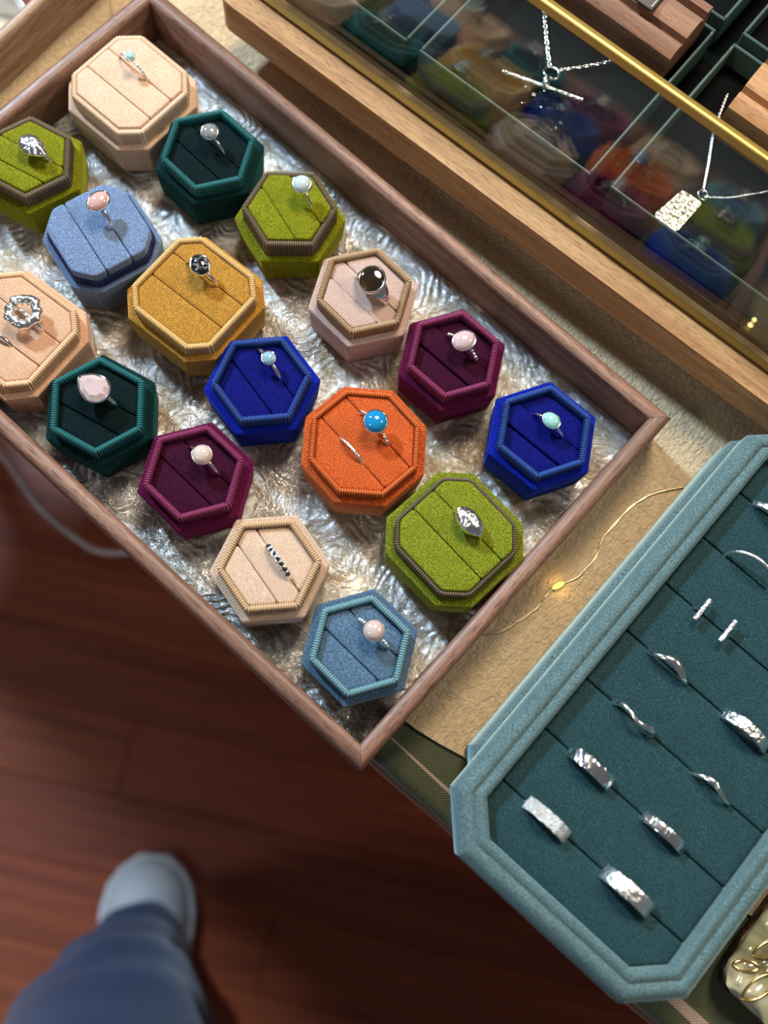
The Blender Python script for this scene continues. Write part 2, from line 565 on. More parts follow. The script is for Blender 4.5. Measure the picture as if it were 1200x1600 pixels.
def set_stone(t, R, kind, a, b, dome, mat, metal, zbase, ang=0.0, wall=0.55, facet=False, solid=False, cup=2.2):
    a, b, dome, zbase, wall, cup = (x * MM for x in (a, b, dome, zbase, wall, cup))
    O = rot2(outline(kind, a, b), ang)

    def S(k, z): return [(p.x * k, p.y * k, z) for p in O]

    def E(d, z): return [(p.x + (p.x / max(1e-6, p.length)) * d, p.y + (p.y / max(1e-6, p.length)) * d, z) for p in O]
    if solid:
        m = MB(); rings = [S(0.55, zbase - cup), S(0.86, zbase - cup * 0.5), S(1, zbase)]
        for k in range(1, 8):
            f = k / 8 * PI / 2; rings.append(S(math.cos(f), zbase + dome * math.sin(f)))
        m.loft(rings, True, True, True); m.build('bezel', metal, t, sharp=75); return
    m = MB(); z = zbase
    m.loft([S(0.45, z - cup), S(0.8, z - cup * 0.75), E(wall, z - cup * 0.35), E(wall, z + 0.0002), E(wall * 0.5, z + 0.0005), E(-0.0001, z + 0.0003), E(-0.0001, z - 0.0006)], True, True, False)
    bz = m.build('bezel', metal, t, sharp=50)
    m = MB()
    if facet:
        O = O[::4]
        rings = [S(0.5, z - cup * 0.8), S(1, z - 0.0001), S(1, z + 0.0002), S(0.66, z + dome)]
        m.loft(rings, True, True, True); m.build('stone', mat, t, smooth=False)
    else:
        rings = [S(0.97, z - 0.0005), S(0.98, z)]
        for k in range(1, 8):
            f = k / 8 * PI / 2; rings.append(S(0.98 * math.cos(f), z + dome * math.sin(f)))
        m.loft(rings, True, True, True); m.build('stone', mat, t, sharp=80)


def beads(t, R, angs, r, mat):
    for s in (-1, 1):
        for a, rr in zip(angs, r):
            m = MB(); th = s * a
            m.ball((math.sin(th) * (R + 0.0006), 0, math.cos(th) * (R + 0.0006)), rr * MM, 12, 8); m.build('bead', mat, t, sharp=80)


# ------------------------------------------------------------------ setting: floor
def build_floor():
    f = bevel_box('floor', -2.0, 2.0, -1.6, 2.4, -0.05, -0.006, plain('subfloor', (70, 32, 20), 0.8), None, 0.002, 1)
    struct(f)
    mats = [wood('floor_%d' % i, d, l, 0.35, 0.42, 0.6) for i, (d, l) in enumerate((((124, 50, 27), (168, 82, 46)), ((130, 56, 30), (178, 90, 50)), ((116, 46, 26), (158, 76, 44))))]
    rnd = random.Random(5); mesh = {}
    for j in range(28):
        y = -1.0 + j * 0.085; x = -1.7 + rnd.uniform(-0.5, 0)
        while x < 1.5:
            L = rnd.choice((0.7, 0.9, 1.1)); mi = rnd.randrange(3); key = (L, mi)
            if key not in mesh:
                o = bevel_box('floor_plank', 0, L - 0.0008, 0, 0.0842, -0.006, 0.0, mats[mi], f, 0.0006, 1); mesh[key] = o.data
            else:
                o = bpy.data.objects.new('floor_plank', mesh[key]); COL.objects.link(o); o.parent = f
            o.location = (x, y, 0); x += L


build_floor()

# ------------------------------------------------------------------ table frame: u along the tray's long side, w across it towards the viewer
TA = math.radians(-29.5)
AX = Vector((math.cos(TA), math.sin(TA))); BX = Vector((math.sin(TA), -math.cos(TA)))
TC = Vector((-0.0733, 0.1689))      # centre of the tray


def tw(u, w): return TC + AX * u + BX * w


CLOTH = 0.800
EDGE_W = 0.0875                      # table edge in the tray frame (w)


def local_empty(name, label, cat, z=0.0):
    return thing(name, label, cat, (TC.x, TC.y, z), TA)


def build_table():
    t = local_empty('table', 'wooden display table under the green tablecloth', 'table')
    W = wood('table', (70, 45, 32), (105, 72, 50))
    e = EDGE_W - 0.006
    bevel_box('tabletop', -0.75, 0.85, -e, 0.62, 0.760, 0.7955, W, t, 0.002)
    for (u, v) in ((-0.70, 0.0), (0.80, 0.0), (-0.70, 0.57), (0.80, 0.57)):
        bevel_box('leg', u - 0.025, u + 0.025, v - 0.025, v + 0.025, 0.0, 0.7598, W, t, 0.003)


build_table()


def tablecloth_mat():
    t = NT('green_woven_cloth'); v = t.coord('Object')
    s = t.n('SeparateXYZ'); t.l(v, s.inputs[0])
    wx = t.math('SINE', t.math('MULTIPLY', s.outputs[0], 2 * PI / 0.0014)); wy = t.math('SINE', t.math('MULTIPLY', t.math('ADD', s.outputs[1], s.outputs[2]), 2 * PI / 0.0014))
    weave = t.math('MULTIPLY', wx, wy)
    st = t.math('ADD', s.outputs[1], EDGE_W)          # distance in from the table edge
    wide = t.math('MULTIPLY', t.math('MAXIMUM', t.math('SUBTRACT', s.outputs[0], 0.16), 0.0), 0.012)
    off = t.math('SUBTRACT', t.math('ABSOLUTE', t.math('SUBTRACT', st, 0.0085)), wide)
    pale = t.math('LESS_THAN', off, 0.0004)
    stripe = t.mix(pale, rgba((58, 64, 36)), rgba((164, 140, 128)))
    c = t.mix(t.ramp(weave, [(0.2, 0.0), (0.8, 1.0)]), stripe, rgba((112, 116, 74)))
    c = t.mix(0.55, stripe, c)
    b = t.bump(weave, 0.6, 0.0003)
    return t.done(t.bsdf(c, 0.75, normal=b, Sheen_Weight=0.3).outputs[0])


def build_cloths():
    m = MB(); GM = tablecloth_mat()
    # green cloth: flat top, then a soft turn over the table edge and a short hanging flap
    path = [(0.60, 0.7983), (-EDGE_W + 0.020, 0.7983), (-EDGE_W + 0.008, 0.7983), (-EDGE_W + 0.002, 0.7978), (-EDGE_W - 0.001, 0.7962), (-EDGE_W - 0.0022, 0.7930), (-EDGE_W - 0.0024, 0.7800), (-EDGE_W - 0.0022, 0.7700)]
    wob = lambda u: math.sin(u * 41) + 0.6 * math.sin(u * 97 + 1)
    amps = (0, 0, 0, 0, 0.0002, 0.0004, 0.0006, 0.0008)
    rings = []
    for i in range(91):
        u = -0.74 + i * 0.0175; ring = []
        for k, (y, z) in enumerate(path): ring.append((u, y + amps[k] * wob(u), z))
        for k, (y, z) in reversed(list(enumerate(path))):
            dy, dz = ((0, -0.0012), (0, -0.0012), (0, -0.0012), (0.0007, -0.001), (0.001, -0.0006), (0.0012, 0), (0.0012, 0), (0.0012, 0))[k]
            ring.append((u, y + dy + amps[k] * wob(u), z + dz))
        rings.append(ring)
    m.loft(rings, True, True, True)
    t = local_empty('tablecloth', 'green woven tablecloth with pale stripes, hanging over the table edge', 'tablecloth')
    m.build('cloth', GM, t, sharp=60)
    m = MB(); pts = []
    for i in range(181):
        u = -0.74 + i * 0.00875; pts.append((u, -EDGE_W - 0.0030 + 0.0008 * wob(u), 0.7702))
    m.tube(pts, 0.0011, 6); m.build('hem', plain('pinkish_hem', (138, 98, 88), 0.7), t)
    # cream embossed sheet
    t = NT('cream_leather'); v = t.coord('Object')
    n1 = t.noise(v, 330, 4, 0.6, 1.5); n2 = t.noise(t.coord('Object', scale=(1, 0.35, 1)), 520, 3, 0.6, 1.0); n3 = t.noise(v, 25, 2)
    c = t.mix(n3, rgba((196, 168, 128)), rgba((214, 190, 154)))
    b = t.bump(t.math('ADD', n1, n2), 1.0, 0.0014)
    CM = t.done(t.bsdf(c, 0.62, normal=b, Specular_IOR_Level=0.35).outputs[0])
    m = MB(); rnd = random.Random(3); outl = []
    for i in range(150):
        u = -0.72 + i * 0.0105; outl.append((u, -EDGE_W + 0.0165 + 0.0006 * math.sin(u * 60) + rnd.uniform(-0.0003, 0.0003) + max(0, u - 0.155) * 0.24))
    far = [(0.845, 0.58), (-0.72, 0.58)]
    ring = [(a, b) for a, b in outl] + far
    m.loft([at(ring, 0.7985), at(ring, CLOTH)], True, True, True)
    o = m.build('table_runner', CM, None, sharp=40); o.location = (TC.x, TC.y, 0); o.rotation_euler = (0, 0, TA)
    tag(o, 'cream embossed leather-like sheet laid over the table under the tray', 'table covering')


build_cloths()

# ------------------------------------------------------------------ walnut tray
WALNUT = wood('walnut', (102, 70, 56), (156, 118, 98), 1.0, 0.42, 1.5)
IL, IW = 0.2964, 0.1813              # inner length and width
RW = 0.0072                          # rail width
RIM = 0.828


def rail_profile(h0, h1, w):
    # (across, z): rounded upper edges
    return [(0, h0), (0, h1 - 0.0022), (w * 0.10, h1 - 0.0008), (w * 0.32, h1), (w * 0.68, h1), (w * 0.90, h1 - 0.0008), (w, h1 - 0.0022), (w, h0)]


def mitred_tray(t, L, W, rw, z0, z1, mat, name='rail'):
    """four mitred rails around an inner L x W rectangle, each a mesh of its own"""
    for (ln, half, ang) in ((L, W / 2, 0), (W, L / 2, PI / 2), (L, W / 2, PI), (W, L / 2, 3 * PI / 2)):
        m = MB(); a = []; b = []
        g = 0.00008
        for (d, z) in rail_profile(z0, z1, rw):
            a.append((-ln / 2 - d + g, -d, z)); b.append((ln / 2 + d - g, -d, z))
        mid = [[(p[0] * (1 - k) + q[0] * k, p[1], p[2]) for p, q in zip(a, b)] for k in (0.0, 0.25, 0.5, 0.75, 1.0)]
        m.loft(mid, True, True, True)
        o = m.build(name, mat, t, sharp=50)
        o.rotation_euler = (0, 0, ang); o.location = (half * math.sin(ang), -half * math.cos(ang), 0)


def build_tray():
    t = local_empty('wooden_tray', 'large walnut tray with a patterned glass bottom, full of velvet ring boxes', 'tray', CLOTH)
    mitred_tray(t, IL, IW, RW, 0.0012, RIM - CLOTH, WALNUT)
    bevel_box('glass_bottom', -IL / 2 + 0.0001, IL / 2 - 0.0001, -IW / 2 + 0.0001, IW / 2 - 0.0001, 0.0022, BED - CLOTH - 0.0001, patterned_glass(), t, 0.0003, 1)


build_tray()

# a second tray beyond the far end, seen at the top left corner


def build_far_tray():
    ang = math.radians(65.2); dx = Vector((math.cos(ang), math.sin(ang))); nx = Vector((-math.sin(ang), math.cos(ang)))
    # near outer face runs through this point
    p = Vector((-0.2072, 0.3058)) + nx * (0.09 + 0.0062) + dx * 0.02
    t = thing('wooden_tray', 'pale-rimmed wooden tray at the upper left corner, beyond the big tray', 'tray', (p.x, p.y, CLOTH), ang)
    WM = wood('pale_oak', (120, 84, 52), (186, 158, 132), 1.0, 0.4)
    mitred_tray(t, 0.26, 0.18, 0.0062, 0.0006, 0.0248, WM)
    bevel_box('lining', -0.1299, 0.1299, -0.0899, 0.0899, 0.001, 0.004, plain('red_lining', (96, 38, 26), 0.8), t, 0.0004, 1)
    q = p - nx * 0.079 - dx * 0.033
    m = MB(); prof = []
    rings = []
    for (r, z) in ((0.009, 0.0), (0.0125, 0.0005), (0.0150, 0.012), (0.0157, 0.0135), (0.0148, 0.0132), (0.0120, 0.0015)):
        rings.append([(r * math.cos(2 * PI * k / 32), r * math.sin(2 * PI * k / 32), z) for k in range(32)])
    m.loft(rings, True, True, True)
    o = m.build('small_dish', plain('white_porcelain', (228, 226, 220), 0.2), None, sharp=60); o.location = (q.x, q.y, CLOTH + 0.0042)
    tag(o, 'small round white dish inside the tray at the upper left corner', 'dish')


build_far_tray()

# ------------------------------------------------------------------ the seventeen ring boxes
LIME = (118, 120, 18); LIME_T = (196, 198, 70); TAUPE = (104, 90, 68)
DGRN = (8, 40, 40); BLUE = (8, 28, 140); BURG = (80, 12, 50)
hexp = dict(shape='hex', size=21.0)


def pads(a, b=None, c=None, t=(0, 0, 0)):
    b = a if b is None else b; c = a if c is None else c; return [(a, t[0]), (b, t[1]), (c, t[2])]


ring_box('beige_ring_box', 'beige velvet ring box with cut corners in the far corner of the tray', -.1531, .2740, -28.7, 'oct', 22, (214, 178, 150), (226, 196, 168), pads(0.6), (-6.6, 6.3), tint=(240, 222, 204), rib=0.12, cut=8, trim_h=7.5)
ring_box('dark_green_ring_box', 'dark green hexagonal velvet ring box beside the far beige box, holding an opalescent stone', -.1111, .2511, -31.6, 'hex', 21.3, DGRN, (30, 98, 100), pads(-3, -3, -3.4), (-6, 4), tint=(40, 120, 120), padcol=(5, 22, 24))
ring_box('lime_ring_box', 'lime green hexagonal velvet ring box with taupe collar at the left edge of the photo', -.1850, .2275, -15.6, 'hex', 20.6, LIME, TAUPE, pads(0.6, 0.6, 0.2), (-7.5, 2.6), tint=LIME_T, rib=0.35)
ring_box('periwinkle_ring_box', 'powder blue velvet ring box with rounded corners and navy collar', -.1451, .2002, -44.4, 'oct', 19.6, (104, 122, 152), (30, 42, 96), pads(1.8), (-6.4, 5.5), tint=(170, 190, 215), collar_drop=2.5, overhang=1.6, cut=7.5, rib=0.1, ledge=2.6, body_r=5.0, pad_r=5.0, radius=4.5)
ring_box('lime_ring_box', 'lime green hexagonal velvet ring box with taupe collar next to the right tray rail', -.0695, .2317, -46.4, 'hex', 21, LIME, TAUPE, pads(0.4, 0.7, 0.0), (-5.5, 7.6), tint=LIME_T, key='lime_ring_box', rib=0.45, trim_h=8.5)
ring_box('mustard_ring_box', 'mustard gold velvet ring box with cut corners in the middle of the tray', -.0990, .1831, -25.9, 'oct', 22, (178, 128, 52), (212, 176, 116), pads(-1.2), (-4.8, 8.6), tint=(226, 196, 130), rib=0.45)
ring_box('peach_ring_box', 'peach velvet ring box with cut corners cropped by the left edge, holding two silver rings', -.1665, .1491, -24.2, 'oct', 22, (216, 170, 138), (224, 184, 148), pads(-0.6), (-6.2, 6.8), tint=(244, 220, 200), rib=0.35)
ring_box('blush_ring_box', 'blush pink hexagonal velvet ring box beside the right rail, holding a smoky stone', -.0294, .2016, -33.0, 'hex', 21.2, (196, 166, 152), (168, 138, 106), pads(-0.9, -2.2, -2.2), (-6.0, 3.6), tint=(240, 226, 224), rib=0.35, sheen=0.9)
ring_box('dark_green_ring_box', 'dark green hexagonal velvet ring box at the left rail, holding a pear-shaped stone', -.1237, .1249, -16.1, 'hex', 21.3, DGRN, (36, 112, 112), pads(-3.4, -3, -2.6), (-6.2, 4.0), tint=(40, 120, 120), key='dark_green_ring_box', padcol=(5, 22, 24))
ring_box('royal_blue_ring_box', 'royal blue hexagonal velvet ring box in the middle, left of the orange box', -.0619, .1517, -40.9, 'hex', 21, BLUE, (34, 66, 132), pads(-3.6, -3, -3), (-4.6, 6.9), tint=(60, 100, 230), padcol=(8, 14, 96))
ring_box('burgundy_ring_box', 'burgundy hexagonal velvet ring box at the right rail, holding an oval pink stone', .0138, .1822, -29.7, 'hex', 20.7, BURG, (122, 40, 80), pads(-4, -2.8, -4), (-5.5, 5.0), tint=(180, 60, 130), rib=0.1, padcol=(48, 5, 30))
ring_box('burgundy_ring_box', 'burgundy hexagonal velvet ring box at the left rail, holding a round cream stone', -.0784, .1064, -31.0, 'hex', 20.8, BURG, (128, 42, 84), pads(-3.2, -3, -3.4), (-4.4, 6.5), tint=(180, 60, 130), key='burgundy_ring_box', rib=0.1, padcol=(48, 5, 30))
ring_box('orange_ring_box', 'orange octagonal velvet ring box in the middle of the tray, holding two rings', -.0141, .1350, -36.2, 'oct', 22.3, (188, 84, 38), (194, 98, 42), pads(-1.6), (-6.4, 7.2), tint=(245, 184, 136), cut=13.1, rib=0.3, cthick=2.0, trim_h=5.0)
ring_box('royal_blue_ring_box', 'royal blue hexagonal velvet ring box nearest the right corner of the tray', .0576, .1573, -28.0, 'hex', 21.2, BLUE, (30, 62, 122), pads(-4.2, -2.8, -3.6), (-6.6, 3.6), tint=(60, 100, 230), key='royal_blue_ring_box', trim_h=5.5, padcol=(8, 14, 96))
ring_box('olive_ring_box', 'moss green velvet ring box with rounded corners and taupe cord, at the near rail', .0305, .1049, -34.5, 'oct', 21.6, (106, 114, 26), (98, 84, 64), pads(0.7), (-5.2, 6.2), tint=(190, 200, 90), cut=8.5, cthick=1.7, radius=4.5, rib=0.05, ledge=3.6, pad_r=4.0, trim_h=5.0)
ring_box('pale_beige_ring_box', 'pale beige hexagonal velvet ring box near the tray corner, holding a band of dark stones', -.0395, .0763, -42.2, 'hex', 20.8, (202, 172, 148), (192, 162, 126), pads(-1.2, -2.2, -2.6), (-5.6, 3.7), tint=(244, 234, 232), rib=0.2, sheen=0.9)
ring_box('steel_blue_ring_box', 'steel blue hexagonal velvet ring box closest to the near corner of the tray', .0026, .0534, -31.3, 'hex', 20.6, (74, 98, 120), (104, 142, 150), pads(-3.2, -2.6, -3), (-4.6, 7.0), tint=(150, 190, 220), rib=0.05)

# ------------------------------------------------------------------ rings in the boxes
S_ = silver(); SD = silver('dark', 0.2, 0.0, tint=(0.72, 0.70, 0.68)); SH = silver('hammered', 0.14, 0.8, 420)
SR = silver('rough', 0.3, 0.7, 900); ST = silver('satin', 0.28, 0.3, 1200)


def loc_in(x, y, rz, s, q, z):
    a = math.radians(rz); return (x + (s * math.cos(a) - q * math.sin(a)) * MM, y + (s * math.sin(a) + q * math.cos(a)) * MM, z)


def boxring(name, label, box, s, q, padz, R=8.3, drop=1.5, tilt=0.0, lean=0.0):
    x, y, rz = box; a = math.radians(rz)
    return ring_at(name, label, loc_in(x, y, rz, s, q, BED + (COLLAR + padz - drop) * MM), a, tilt, lean=lean)


def simple_ring(label, box, s, q, padz, kind, a, b, dome, mat, w=1.5, t_=1.2, style='plain', ang=0.0, name='gemstone_ring', metal=None, R=8.3, drop=1.5, facet=False, cup=2.2, lift=1.6, lean=0.0, wall=0.5, tilt=0.0):
    t = boxring(name, label, box, s, q, padz, R, drop, tilt, lean)
    metal = metal or S_
    band_mesh(R * MM, w * MM, t_ * MM, style).build('band', metal, t, sharp=60)
    if kind: set_stone(t, R, kind, a, b, dome, mat, metal, R + lift + t_ * 0.5, ang, wall, facet, cup=cup)
    return t


bA = (-.1531, .2740, -28.7); bB = (-.1111, .2511, -31.6); bC = (-.1850, .2275, -15.6); bD = (-.1451, .2002, -44.4); bE = (-.0695, .2317, -46.4)
bF = (-.0990, .1831, -25.9); bG = (-.1665, .1491, -24.2); bH = (-.0294, .2016, -33.0); bI = (-.1237, .1249, -16.1); bJ = (-.0619, .1517, -40.9)
bK = (.0138, .1822, -29.7); bL = (-.0784, .1064, -31.0); bM = (-.0141, .1350, -36.2); bN = (.0576, .1573, -28.0); bO = (.0305, .1049, -34.5)
bP = (-.0395, .0763, -42.2); bQ = (.0026, .0534, -31.3)

simple_ring('thin silver ring with a small round sea-green stone in the far beige box', bA, -3.9, 6.3, 0.6, 'oval', 2.0, 2.0, 1.2, gem('sea_green', (128, 168, 160), cloud=(150, 190, 180)), w=1.2, t_=1.1, drop=2.4, metal=SR)
simple_ring('thin silver ring with a round opalescent stone in the dark green box', bB, -2.4, 4.0, -3, 'oval', 3.7, 3.7, 1.8, gem('opal', (168, 164, 146), 0.05, 0.3, 0.2, cloud=(120, 132, 146)), w=1.4, drop=2.4, lift=2.0)
t = boxring('silver_ring', 'silver ring with a hammered solid teardrop top in the left lime green box', bC, 2.1, 2.6, 0.6, 8.3, 4.0)
band_mesh(.0083, .0016, .0012).build('band', S_, t, sharp=60)
set_stone(t, 8.3, 'pear', 6.2, 4.8, 3.0, None, SH, 8.3 + 1.0, PI - 0.12, solid=True)
simple_ring('silver ring with an oval blush pink cabochon in the powder blue box', bD, -5.9, 5.5, 1.8, 'oval', 3.7, 4.9, 2.0, gem('pink_chalcedony', (232, 184, 176), sss=0.4), w=1.5, ang=0.25, drop=1.0, lift=1.4)
simple_ring('thin silver ring with a round milky aqua cabochon in a lime green box', bE, -2.3, 7.6, 0.4, 'oval', 4.0, 4.0, 2.4, gem('milky_aqua', (206, 226, 222), sss=0.4), w=1.1, t_=1.0, drop=1.5, lift=1.6)
simple_ring('silver ring with a speckled black oval stone in the mustard box', bF, -3.1, 8.6, -1.2, 'oval', 4.6, 3.9, 1.9, gem('speckled_black', (22, 22, 26), 0.05, speck=(120, 122, 126), sss=0), w=1.5, ang=-0.35, drop=2.4)
# wreath ring and plain band in the peach box
t = boxring('silver_ring', 'silver ring with a knobbly open wreath top in the peach box', bG, 1.8, 6.8, -0.6, 8.3, 3.2)
band_mesh(.0083, .0016, .0012).build('band', S_, t, sharp=60)
m = MB(); rings = []; rnd = random.Random(11)
for i in range(64):
    th = 2 * PI * i / 64; R = 5.6 + 0.35 * math.sin(5 * th) + 0.25 * math.sin(9 * th + 1); r = 2.2 * (1 + 0.10 * math.sin(11 * th) + rnd.uniform(-0.04, 0.04))
    d = Vector((math.cos(th), math.sin(th), 0))
    rings.append([d * ((R + r * math.cos(2 * PI * k / 10)) * MM) + Vector((0, 0, (9.9 + r * 0.75 * math.sin(2 * PI * k / 10)) * MM)) for k in range(10)])
m.loft(rings, True, loop=True); m.build('wreath', silver('knobbly', 0.2, 0.5, 380), t, sharp=80)
simple_ring('plain slim silver band in the peach box, below the wreath ring', bG, -2.5, -6.2, -0.6, None, 0, 0, 0, None, w=1.7, t_=1.3, name='silver_ring', drop=5.6)
# signet with smoky stone
t = boxring('signet_ring', 'heavy silver signet ring with a dark smoky brown stone in the blush box', bH, 1.5, 3.6, -1.5, 8.3, 2.0, lean=0.10)
band_mesh(.0083, .0056, .0018, 'taper').build('band', S_, t, sharp=60)
set_stone(t, 8.3, 'oval', 5.2, 5.6, 0.9, gem('smoky', (44, 32, 20), 0.03, 0.55, 0.0, cloud=(66, 48, 24)), S_, 8.3 + 3.2, 0.3, 0.7, cup=4.5)
# pear rose quartz
simple_ring('silver ring with a large faceted pear-shaped pink stone in a dark green box', bI, -2.0, 4.0, -3, 'pear', 5.9, 5.6, 1.5, gem('rose_quartz', (214, 186, 190), 0.04, 0.35, 0.1, cloud=(226, 206, 200)), w=1.9, ang=-0.12, facet=True, drop=2.0, lift=2.2, cup=3.2, wall=0.6)
simple_ring('silver ring with a small round sky-blue stone in the middle royal blue box', bJ, -4.3, 6.9, -3, 'oval', 2.8, 2.8, 1.4, gem('sky_blue', (150, 190, 206), sss=0.4), w=1.9, t_=1.4, drop=3.6)
t = simple_ring('silver beaded ring with an oval pink cabochon in the burgundy box at the right rail', bK, 0.3, 5.0, -3, 'oval', 4.2, 5.0, 2.2, gem('pale_pink', (226, 196, 200), sss=0.4), w=1.1, t_=1.0, ang=-0.35, drop=2.2)
beads(t, .0083, (0.58, 0.80, 0.99, 1.15), (1.0, 0.9, 1.05, 0.8), S_)
simple_ring('silver ring with a round creamy pink cabochon in the burgundy box at the left rail', bL, -1.0, 6.5, -3, 'oval', 3.9, 3.9, 2.4, gem('cream_pink', (232, 208, 196), sss=0.4), w=1.7, t_=1.3, drop=2.2, metal=S_)
t = boxring('gemstone_ring', 'braided silver ring with a round turquoise cabochon in the orange box', bM, -2.1, 7.2, -1.6, 8.3, 2.0)
m = MB(); rings = []
for i in range(120):
    th = 2 * PI * i / 120; d = Vector((math.sin(th), 0, math.cos(th))); ph = 18 * th
    c = d * .0089; rings.append([c + d * (.0009 * math.cos(a) * math.cos(ph) - .0004 * math.sin(a) * math.sin(ph)) + Vector((0, .0009 * math.cos(a) * math.sin(ph) + .0004 * math.sin(a) * math.cos(ph), 0)) for a in [2 * PI * k / 10 for k in range(10)]])
m.loft(rings, True, loop=True); m.build('band', S_, t, sharp=60)
set_stone(t, 8.3, 'oval', 4.6, 4.6, 2.6, gem('turquoise', (20, 148, 206), 0.08, sss=0.0), S_, 8.3 + 2.2)
simple_ring('slim hammered silver band in the orange box, left of the turquoise ring', bM, -0.8, -6.4, -1.6, None, 0, 0, 0, None, w=1.6, t_=1.3, name='silver_ring', metal=ST, drop=5.6)
simple_ring('silver ring with a small oval jade-green stone in a royal blue box', bN, -0.6, 3.6, -3, 'oval', 3.9, 3.1, 1.8, gem('jade', (122, 182, 172), cloud=(150, 200, 190)), w=1.6, drop=3.4, lift=1.4)
t = boxring('silver_ring', 'silver ring with a hammered solid almond-shaped top in the moss green box', bO, -0.2, 6.2, 0.7, 8.3, 4.0)
band_mesh(.0083, .0018, .0012).build('band', S_, t, sharp=60)
set_stone(t, 8.3, 'marquise', 7.6, 4.6, 3.6, None, SH, 8.3 + 0.8, -0.05, solid=True)
# band with five dark stones
t = boxring('gemstone_ring', 'slim silver ring with a row of small dark stones in the pale beige box', bP, 0.6, 3.7, -2, 8.8, 5.6)
band_mesh(.0088, .0021, .0016, 'hammer').build('band', S_, t, sharp=60)
G = gem('black_spinel', (46, 54, 60), 0.03, 0.1, 0)
for k in range(-3, 4):
    th = k * 0.235; c = Vector((math.sin(th), 0, math.cos(th))) * .0105
    m = MB(); m.torus(c, .00105, .0003, (math.sin(th), 0, math.cos(th)), 14, 6); m.build('setting', S_, t, sharp=80)
    m = MB(); m.ball(c, .0009, 10, 6); m.build('stone', G, t, smooth=False)
t = simple_ring('silver beaded ring with a round pale pink cabochon in the steel blue box', bQ, 0.3, 7.0, -3, 'oval', 3.9, 3.9, 2.4, gem('moon_pink', (226, 200, 192), sss=0.4), w=1.1, t_=1.0, drop=2.2)
beads(t, .0083, (0.62, 0.82, 1.0), (0.95, 1.05, 0.85), S_)

# ------------------------------------------------------------------ teal ring display
TL = math.radians(60.8)
LC = Vector((math.cos(TL), math.sin(TL))); LE = Vector((LC.y, -LC.x))


def teal_pt(c, e): return LC * c + LE * e


TEAL = (82, 104, 106); TEAL_D = (36, 62, 66)


def cut_rect(hc, he, c):
    # local x along the slots (e direction), local y along the long axis
    return [Vector(p) for p in ((-he + c, hc), (-he, hc - c), (-he, -hc + c), (-he + c, -hc), (he - c, -hc), (he, -hc + c), (he, hc - c), (he - c, hc))]


def build_teal():
    cc, ce = 0.1245, 0.0921
    p = teal_pt(cc, ce)
    rz = TL - PI / 2        # local x -> LE, local y -> LC
    t = thing('ring_display_box', 'long teal velvet display box with cut corners holding rows of silver rings', 'display box', (p.x, p.y, CLOTH), rz)
    VS = velvet_side('teal', TEAL, (176, 204, 208), rib=0.15, sheen=1.0); VP = velvet('teal_pad', TEAL_D, (100, 160, 170), rib=0.25, sheen=0.6, pitch=0.8)

    def Rg(hc, he, c, d, z, ox=0, oy=0, r=1.5): return [(q.x + ox, q.y + oy, z) for q in round_poly(offset_poly(cut_rect(hc, he, c), d * MM), r * MM, 3)]
    # lower base, set slightly askew so that it shows along the left side
    m = MB(); H = (0.1005, 0.0550, 0.0165); k = dict(ox=-0.0028, oy=0.009)
    m.loft([Rg(*H, 1.0, 0.0003, **k), Rg(*H, 0, 0.0015, **k), Rg(*H, 0, 0.0265, **k), Rg(*H, 0.6, 0.0288, **k), Rg(*H, 2.2, 0.0295, **k)], True, True, True)
    m.build('base', VS, t, sharp=45, uvfn=side_uv)
    m = MB(); H = (0.1107, 0.0552, 0.0172); T0 = 0.030
    pr = [(3, 29.6), (0.4, 29.7), (0, 30.6), (0, 38.0), (0.7, 40.6), (2.2, 43.2), (3.8, 44.6), (5.4, 44.9), (6.6, 44.3), (7.2, 43.6), (7.8, 44.3), (9.0, 45.3), (10.4, 45.4), (11.3, 44.6), (11.8, 43.0), (11.9, 33)]
    m.loft([Rg(*H, d, z * MM) for d, z in pr], True, True, True)
    m.build('frame', VS, t, sharp=50, uvfn=side_uv)
    inner = offset_poly(cut_rect(*H), 11.9 * MM)
    slots = [(0.0452 + 0.0251 * k) - cc for k in range(8)]
    ys = [-1] + slots + [1]
    inn = [Vector((q.x, q.y)) for q in inner]
    for i in range(len(ys) - 1):
        Q = clip_y(inn, ys[i] + 0.00025, ys[i + 1] - 0.00025)
        if len(Q) >= 3: cushion(Q, 0.0392, 0.0332, VP, t, rnd=0.0009, pillow=0.0003)
    return rz


TEAL_RZ = build_teal()


def tealring(name, label, c, e, R, depth, tilt=0.0, lean=0.0):
    p = teal_pt(c, e); return ring_at(name, label, (p.x, p.y, CLOTH + 0.0392 - depth * MM), TEAL_RZ, tilt, group='silver rings in the teal display box', lean=lean)


def sl(k): return 0.0452 + 0.0251 * k


def band_ring(label, k, e, R, depth, w, t_, style, mat, name='silver_ring', seed=1, lean=0.0):
    t = tealring(name, label, sl(k), e, R, depth, lean=lean)
    band_mesh(R * MM, w * MM, t_ * MM, style, 96, seed).build('band', mat, t, sharp=50); return t


